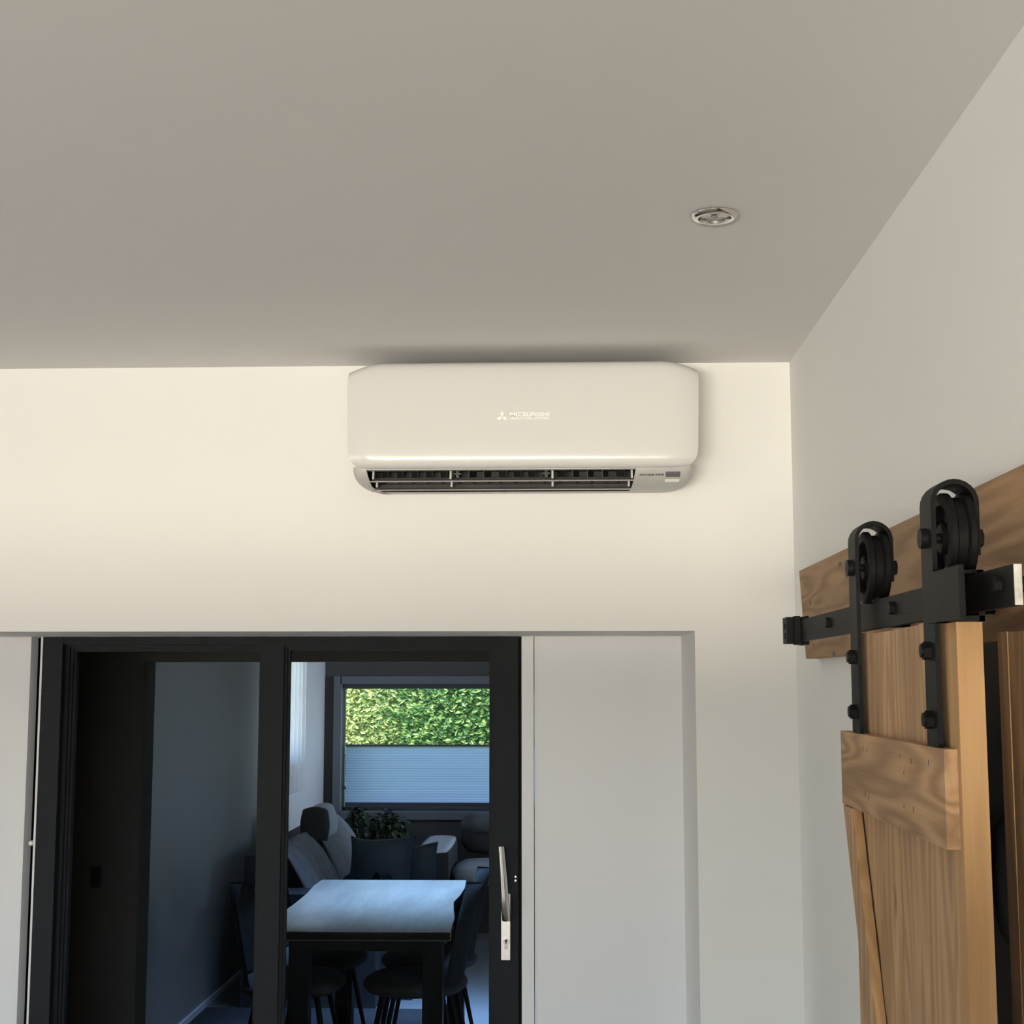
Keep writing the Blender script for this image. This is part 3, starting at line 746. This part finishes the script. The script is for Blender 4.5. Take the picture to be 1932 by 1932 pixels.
# dining table
tb = tag(empty('dining_table', (-.9, 6.9, .012)), 'long dining table with a shiny wooden slab top and thick black legs', 'table')
le = [(6.115, -1.235), (6.35, -1.275), (6.62, -1.296), (6.9, -1.29), (7.2, -1.291), (7.45, -1.305), (7.68, -1.30)]
re = [(7.69, -.538), (7.4, -.525), (7.15, -.531), (6.95, -.545), (6.72, -.527), (6.5, -.505), (6.3, -.50), (6.125, -.492)]
b = BM(); prism(b, [(x, y) for y, x in le + re], 'z', .722, .760)
for f in b.faces:
    f.normal_update()
    if f.calc_center_median().z < .757: f.material_index = 1
part('table_top', b, [M_TABLE, M_BLACK], tb, bevel=.003)
for x in (-1.19, -.62):
    for y in (6.22, 7.48):
        b = BM(); box(b, x, x+.085, y, y+.085, .012, .722); part('leg', b, M_BLACK, tb, bevel=.003)
for y in (6.235, 7.49):
    b = BM(); box(b, -1.104, -.621, y, y+.055, .66, .7215); part('apron', b, M_BLACK, tb)

def dining_chair(x, y, face, label):
    # face = +1 looks towards +x, -1 towards -x ; origin at the seat centre on the rug
    t = tag(empty('dining_chair', (x, y, .012)), label, 'chair', 'upholstered chairs pushed under the dining table')
    b = BM(); cushion(b, (x, y, .455), (.235, .235, .045), 8, .75); part('seat', b, M_CHAIR, t, smooth='all')
    # curved shell backrest
    rows = []
    for k in range(17):
        v = k/16; z = .47 + .42*v; row = []
        for j in range(13):
            u = -1 + 2*j/12; hw = .235*(1 - .12*v) * (1 if v < .62 else math.sqrt(max(0.04, 1 - ((v-.62)/.39)**2)))
            row.append((x - face*(.215 + .085*v - .07*u*u), y + u*hw, z))
        rows.append(row)
    b = BM(); grid(b, rows)
    bmesh.ops.solidify(b, geom=b.faces[:], thickness=.03)
    part('backrest', b, M_CHAIR, t, smooth='all')
    for sx in (-1, 1):
        for sy in (-1, 1):
            b = BM(); cyl(b, (x+sx*.13, y+sy*.14, .43), (x+sx*.21, y+sy*.21, .016), .014, .009, n=10); part('leg', b, M_BLACK, t, smooth=True)
    return t
dining_chair(-1.24, 6.60, 1, 'dark upholstered chair on the left side of the table, nearest the glass door')
dining_chair(-1.22, 7.17, 1, 'dark upholstered chair on the left side of the table, at its far end')
dining_chair(-.69, 6.63, -1, 'dark upholstered chair on the right side of the table, nearest the glass door')
dining_chair(-.68, 7.18, -1, 'dark upholstered chair on the right side of the table, at its far end')

# sofa along the left wall
sf = tag(empty('sofa', (-1.55, 9.3, 0)), 'light grey ribbed fabric sofa with raised headrest along the left wall', 'sofa')
b = BM(); box(b, -2.0, -1.02, 8.37, 10.38, .0, .36); part('base', b, M_SOFAD, sf, bevel=.03, seg=3)
def ribbed(nm, y0, y1, x0, z0, x1, z1, th):
    # back cushion leaning on the wall: from lower front (x0,z0) to upper back (x1,z1), with pleats across
    rows = []
    ny = 44; nz = 12
    for i in range(nz+1):
        v = i/nz; row = []
        for j in range(ny+1):
            u = j/ny; pl = .038*abs(math.sin(u*PI*6.0 + .9*v))**.6
            edge = min(1, 5*min(u, 1-u) + .35)
            off = th*math.sin(PI*min(1, max(0, v*.94+.05)))**.5*edge
            row.append((x0 + (x1-x0)*v + off + pl, y0 + (y1-y0)*u, z0 + (z1-z0)*v + (.02*math.sin(u*PI) if v > .6 else 0)))
        rows.append(row)
    b = BM(); grid(b, rows)
    bmesh.ops.solidify(b, geom=b.faces[:], thickness=.12)
    return part(nm, b, M_SOFA, sf, smooth='all')
ribbed('back_cushion', 8.42, 9.28, -1.62, .46, -1.84, .84, .08)
ribbed('back_cushion', 9.32, 10.3, -1.60, .46, -1.80, .86, .08)
b = BM(); box(b, -2.0, -1.80, 8.38, 10.36, .36, .80); part('back_frame', b, M_SOFAD, sf, bevel=.04, seg=3)
b = BM(); cushion(b, (-1.745, 9.55, .885), (.075, .23, .115), 9, .65, Matrix.Rotation(math.radians(-12), 3, 'Y')); part('headrest', b, M_SOFA, sf, smooth='all')
b = BM(); cushion(b, (-1.765, 9.36, .875), (.095, .05, .118), 8, .6); part('headrest_side', b, M_SOFAD, sf, smooth='all')
for y in (8.86, 9.82):
    b = BM(); cushion(b, (-1.36, y, .42), (.33, .47, .075), 9, .45); part('seat_cushion', b, M_SOFA, sf, smooth='all')
b = BM(); box(b, -1.95, -1.20, 8.12, 8.36, .0, .62); part('arm', b, M_SOFAD, sf, bevel=.06, seg=4)
sf.location.x += .13

def pillow(b, c, w, h, t, rot, n=18):
    # soft square cushion: pinched edges, corners drawn out
    for side in (-1, 1):
        rows = []
        for i in range(n+1):
            row = []
            for j in range(n+1):
                u = -1 + 2*i/n; v = -1 + 2*j/n
                th = t*max(0, (1-u*u)*(1-v*v))**.42
                q = rot @ Vector((u*w*(1 - .10*(1-v*v)), side*th, v*h*(1 - .12*(1-u*u)) + .012*math.sin(u*2.2)))
                row.append(q + Vector(c))
            rows.append(row)
        grid(b, rows)
    bmesh.ops.remove_doubles(b, verts=b.verts, dist=1e-4)
b = BM(); pillow(b, (-1.150, 8.93, .675), .205, .185, .085, Matrix.Rotation(math.radians(-20), 3, 'X') @ Matrix.Rotation(math.radians(3), 3, 'Y'))
tag(obj('cushion', b, M_PILLOW, smooth='all'), 'large petrol blue velvet cushion propped up on the sofa', 'cushion')
b = BM(); pillow(b, (-.945, 9.20, .645), .12, .14, .06, Matrix.Rotation(math.radians(-18), 3, 'X'))
tag(obj('cushion', b, M_PILLOW, smooth='all'), 'smaller dark blue cushion leaning behind the large petrol cushion', 'cushion')
# black throw lying in folds
rows = []
for i in range(17):
    v = i/16; row = []
    for j in range(33):
        u = j/32
        z = .53 + .10*math.exp(-((u-.62)/.16)**2)*(1-.5*v) + .07*math.exp(-((u-.22)/.10)**2)*v + .02*math.sin(u*23+v*5) + .012*math.sin(u*41-v*9)
        row.append((-1.40 + .46*u, 8.42 + .36*v, z + .05))
    rows.append(row)
b = BM(); grid(b, rows); bmesh.ops.solidify(b, geom=b.faces[:], thickness=.05)
tag(obj('throw_blanket', b, M_THROW, smooth='all'), 'crumpled black throw lying on the sofa seat beside the ribbed cushions', 'blanket')
b = BM(); box(b, -1.36, -1.14, 8.16, 8.33, .621, .633)
bmesh.ops.rotate(b, verts=b.verts, cent=(-1.25, 8.24, .63), matrix=Matrix.Rotation(.12, 3, 'Z'))
tag(obj('magazine', b, M_PAPER, bevel=.001), 'pale magazine lying flat on the sofa arm behind the table', 'magazine')

# dark armchair-like sofa by the far window
s2 = tag(empty('sofa', (-.2, 10.9, 0)), 'dark grey sofa with a pale-topped square arm below the far window', 'sofa')
b = BM(); box(b, -1.10, -.86, 10.45, 11.45, .0, .575); part('arm', b, M_SOFAD, s2, bevel=.035, seg=4)
b = BM(); cushion(b, (-.98, 10.95, .575), (.115, .50, .03), 8, .4); part('arm_pad', b, M_SOFA, s2, smooth='all')
b = BM(); box(b, -.86, .9, 10.55, 11.6, .0, .33); part('base', b, M_SOFAD, s2, bevel=.03, seg=3)
for x in (-.43, .45):
    b = BM(); cushion(b, (x, 10.92, .39), (.44, .42, .065), 9, .45); part('seat_cushion', b, M_SOFA, s2, smooth='all')
    b = BM(); cushion(b, (x, 11.42, .60), (.42, .13, .15), 9, .55); part('back_cushion', b, M_SOFAD, s2, smooth='all')
    b = BM(); cushion(b, (x, 11.38, .70), (.41, .12, .085), 9, .6); part('headrest', b, mat('sofa_charcoal', (.09, .09, .092), .85, noise=.1, nscale=20), s2, smooth='all')
b = BM(); box(b, -1.30, -1.14, 10.48, 10.90, .0, .53); 
pf = tag(empty('stool', (-1.22, 10.5, 0)), 'narrow dark stool with a pale padded top left of the dark sofa', 'stool')
part('body', b, M_SOFAD, pf, bevel=.02)
b = BM(); cushion(b, (-1.22, 10.69, .545), (.085, .23, .025), 7, .4); part('padded_top', b, M_SOFA, pf, smooth='all')

# houseplant behind the sofa
hpz = tag(empty('houseplant', (-1.52, 11.35, 0)), 'dark bushy houseplant in a pot below the far window', 'plant')
b = BM(); lathe(b, [(0, .0), (.11, 0), (.14, .28), (.15, .30), (.135, .30), (.13, .27), (0, .27)], (-1.52, 11.35, 0), (0, 0, 1), 24); part('pot', b, M_POT, hpz, smooth=True)
b = BM()
for k in range(6): cyl(b, (-1.52+random.uniform(-.05, .05), 11.35+random.uniform(-.05, .05), .26), (-1.52+random.uniform(-.14, .14), 11.35+random.uniform(-.1, .1), .66), .008, .004, n=6)
part('stem', b, M_LEAF, hpz)
rp = random.Random(3); b = BM()
for k in range(420):
    cl = rp.choice(((-1.66, .77, .07), (-1.56, .66, .11), (-1.42, .72, .10), (-1.34, .64, .10), (-1.48, .56, .12), (-1.66, .62, .09)))
    a = rp.uniform(0, 2*PI); q = Vector((rp.gauss(0, 1), rp.gauss(0, 1), rp.gauss(0, 1))).normalized()*cl[2]*rp.uniform(.4, 1)
    c0 = Vector((cl[0], 11.35, cl[1])) + q
    R_ = Matrix.Rotation(a, 3, 'Z') @ Matrix.Rotation(rp.uniform(-1.2, .6), 3, 'X'); L_ = rp.uniform(.05, .085); w = L_*.38
    pv = [b.verts.new(c0 + R_ @ Vector(p)) for p in ((0, 0, 0), (w, L_*.45, .006), (0, L_, -.01), (-w, L_*.45, .006))]
    b.faces.new(pv)
tag(part('foliage', b, M_LEAF, hpz), kind='stuff')

# honeycomb blind in the far window
bl = tag(empty('honeycomb_blind', (QX0+.03, FYF+.10, QZ0)), 'blue pleated blind covering the lower half of the far window', 'blind')
BX0, BX1, BZ0, BZ1 = -1.860, 1.17, .795, 1.258
n = 22; rows = []
for k in range(2*n+1):
    z = BZ0 + (BZ1-BZ0)*k/(2*n); rows.append([(BX0, FYF+.085 + (.0009 if k % 2 else -.0009), z), (BX1, FYF+.085 + (.0009 if k % 2 else -.0009), z)])
b = BM(); grid(b, rows); tag(part('pleated_fabric', b, M_BLIND, bl), kind='stuff')
b = BM(); box(b, BX0, BX1, FYF+.07, FYF+.10, BZ1, BZ1+.014); part('top_bar', b, M_RAILW, bl)
b = BM(); box(b, BX0, BX1, FYF+.07, FYF+.10, BZ0-.035, BZ0); part('bottom_bar', b, M_RAILW, bl)
b = BM(); box(b, BX0-.025, BX0+.004, FYF+.08, FYF+.10, .905, .925); part('side_clip', b, M_RAILW, bl)
b = BM(); box(b, QX0+.01, QX1-.01, FYF+.06, FYF+.11, QZ1-.045, QZ1-.008); part('head_rail', b, M_RAILW, bl)

# sheer curtain at the side window
rows = []
for k in range(2):
    z = 1.0 if k == 0 else 2.32
    rows.append([(FXL+.05 + .028*math.sin(j*.9), 9.5 + 1.26*j/60, z) for j in range(61)])
b = BM(); grid(b, rows)
cu = tag(empty('curtain', (FXL+.05, 10.1, .62)), 'bright sheer curtain hanging at the left side window', 'curtain')
part('fabric', b, M_CURT, cu, smooth='all')
b = BM(); cyl(b, (FXL+.05, 9.4, 2.33), (FXL+.05, 10.85, 2.33), .012, n=12); part('curtain_rod', b, M_BLACK, cu, smooth=True)

# hedge beyond the far window
rh = random.Random(11); b = BM()
for k in range(42000):
    x = rh.uniform(-5.0, 3.0); z = rh.uniform(0.0, 3.0); y = 15.6 + rh.gauss(0, .10) + .12*math.sin(x*2.1)*math.cos(z*2.6) + .25*(z/3.6)**2
    R_ = Matrix.Rotation(rh.uniform(-.9, .9), 3, 'Y') @ Matrix.Rotation(rh.uniform(-.9, .5), 3, 'X') @ Matrix.Rotation(rh.uniform(-.8, .8), 3, 'Z')
    L_ = rh.uniform(.04, .085); w = L_*.24; c0 = Vector((x, y, z))
    pv = [b.verts.new(c0 + R_ @ Vector(p)) for p in ((-L_/2, 0, 0), (0, -.01, -w), (L_/2, 0, 0), (0, -.01, w))]
    b.faces.new(pv)
box(b, -5.0, 3.0, 15.98, 16.4, -.05, 2.95)
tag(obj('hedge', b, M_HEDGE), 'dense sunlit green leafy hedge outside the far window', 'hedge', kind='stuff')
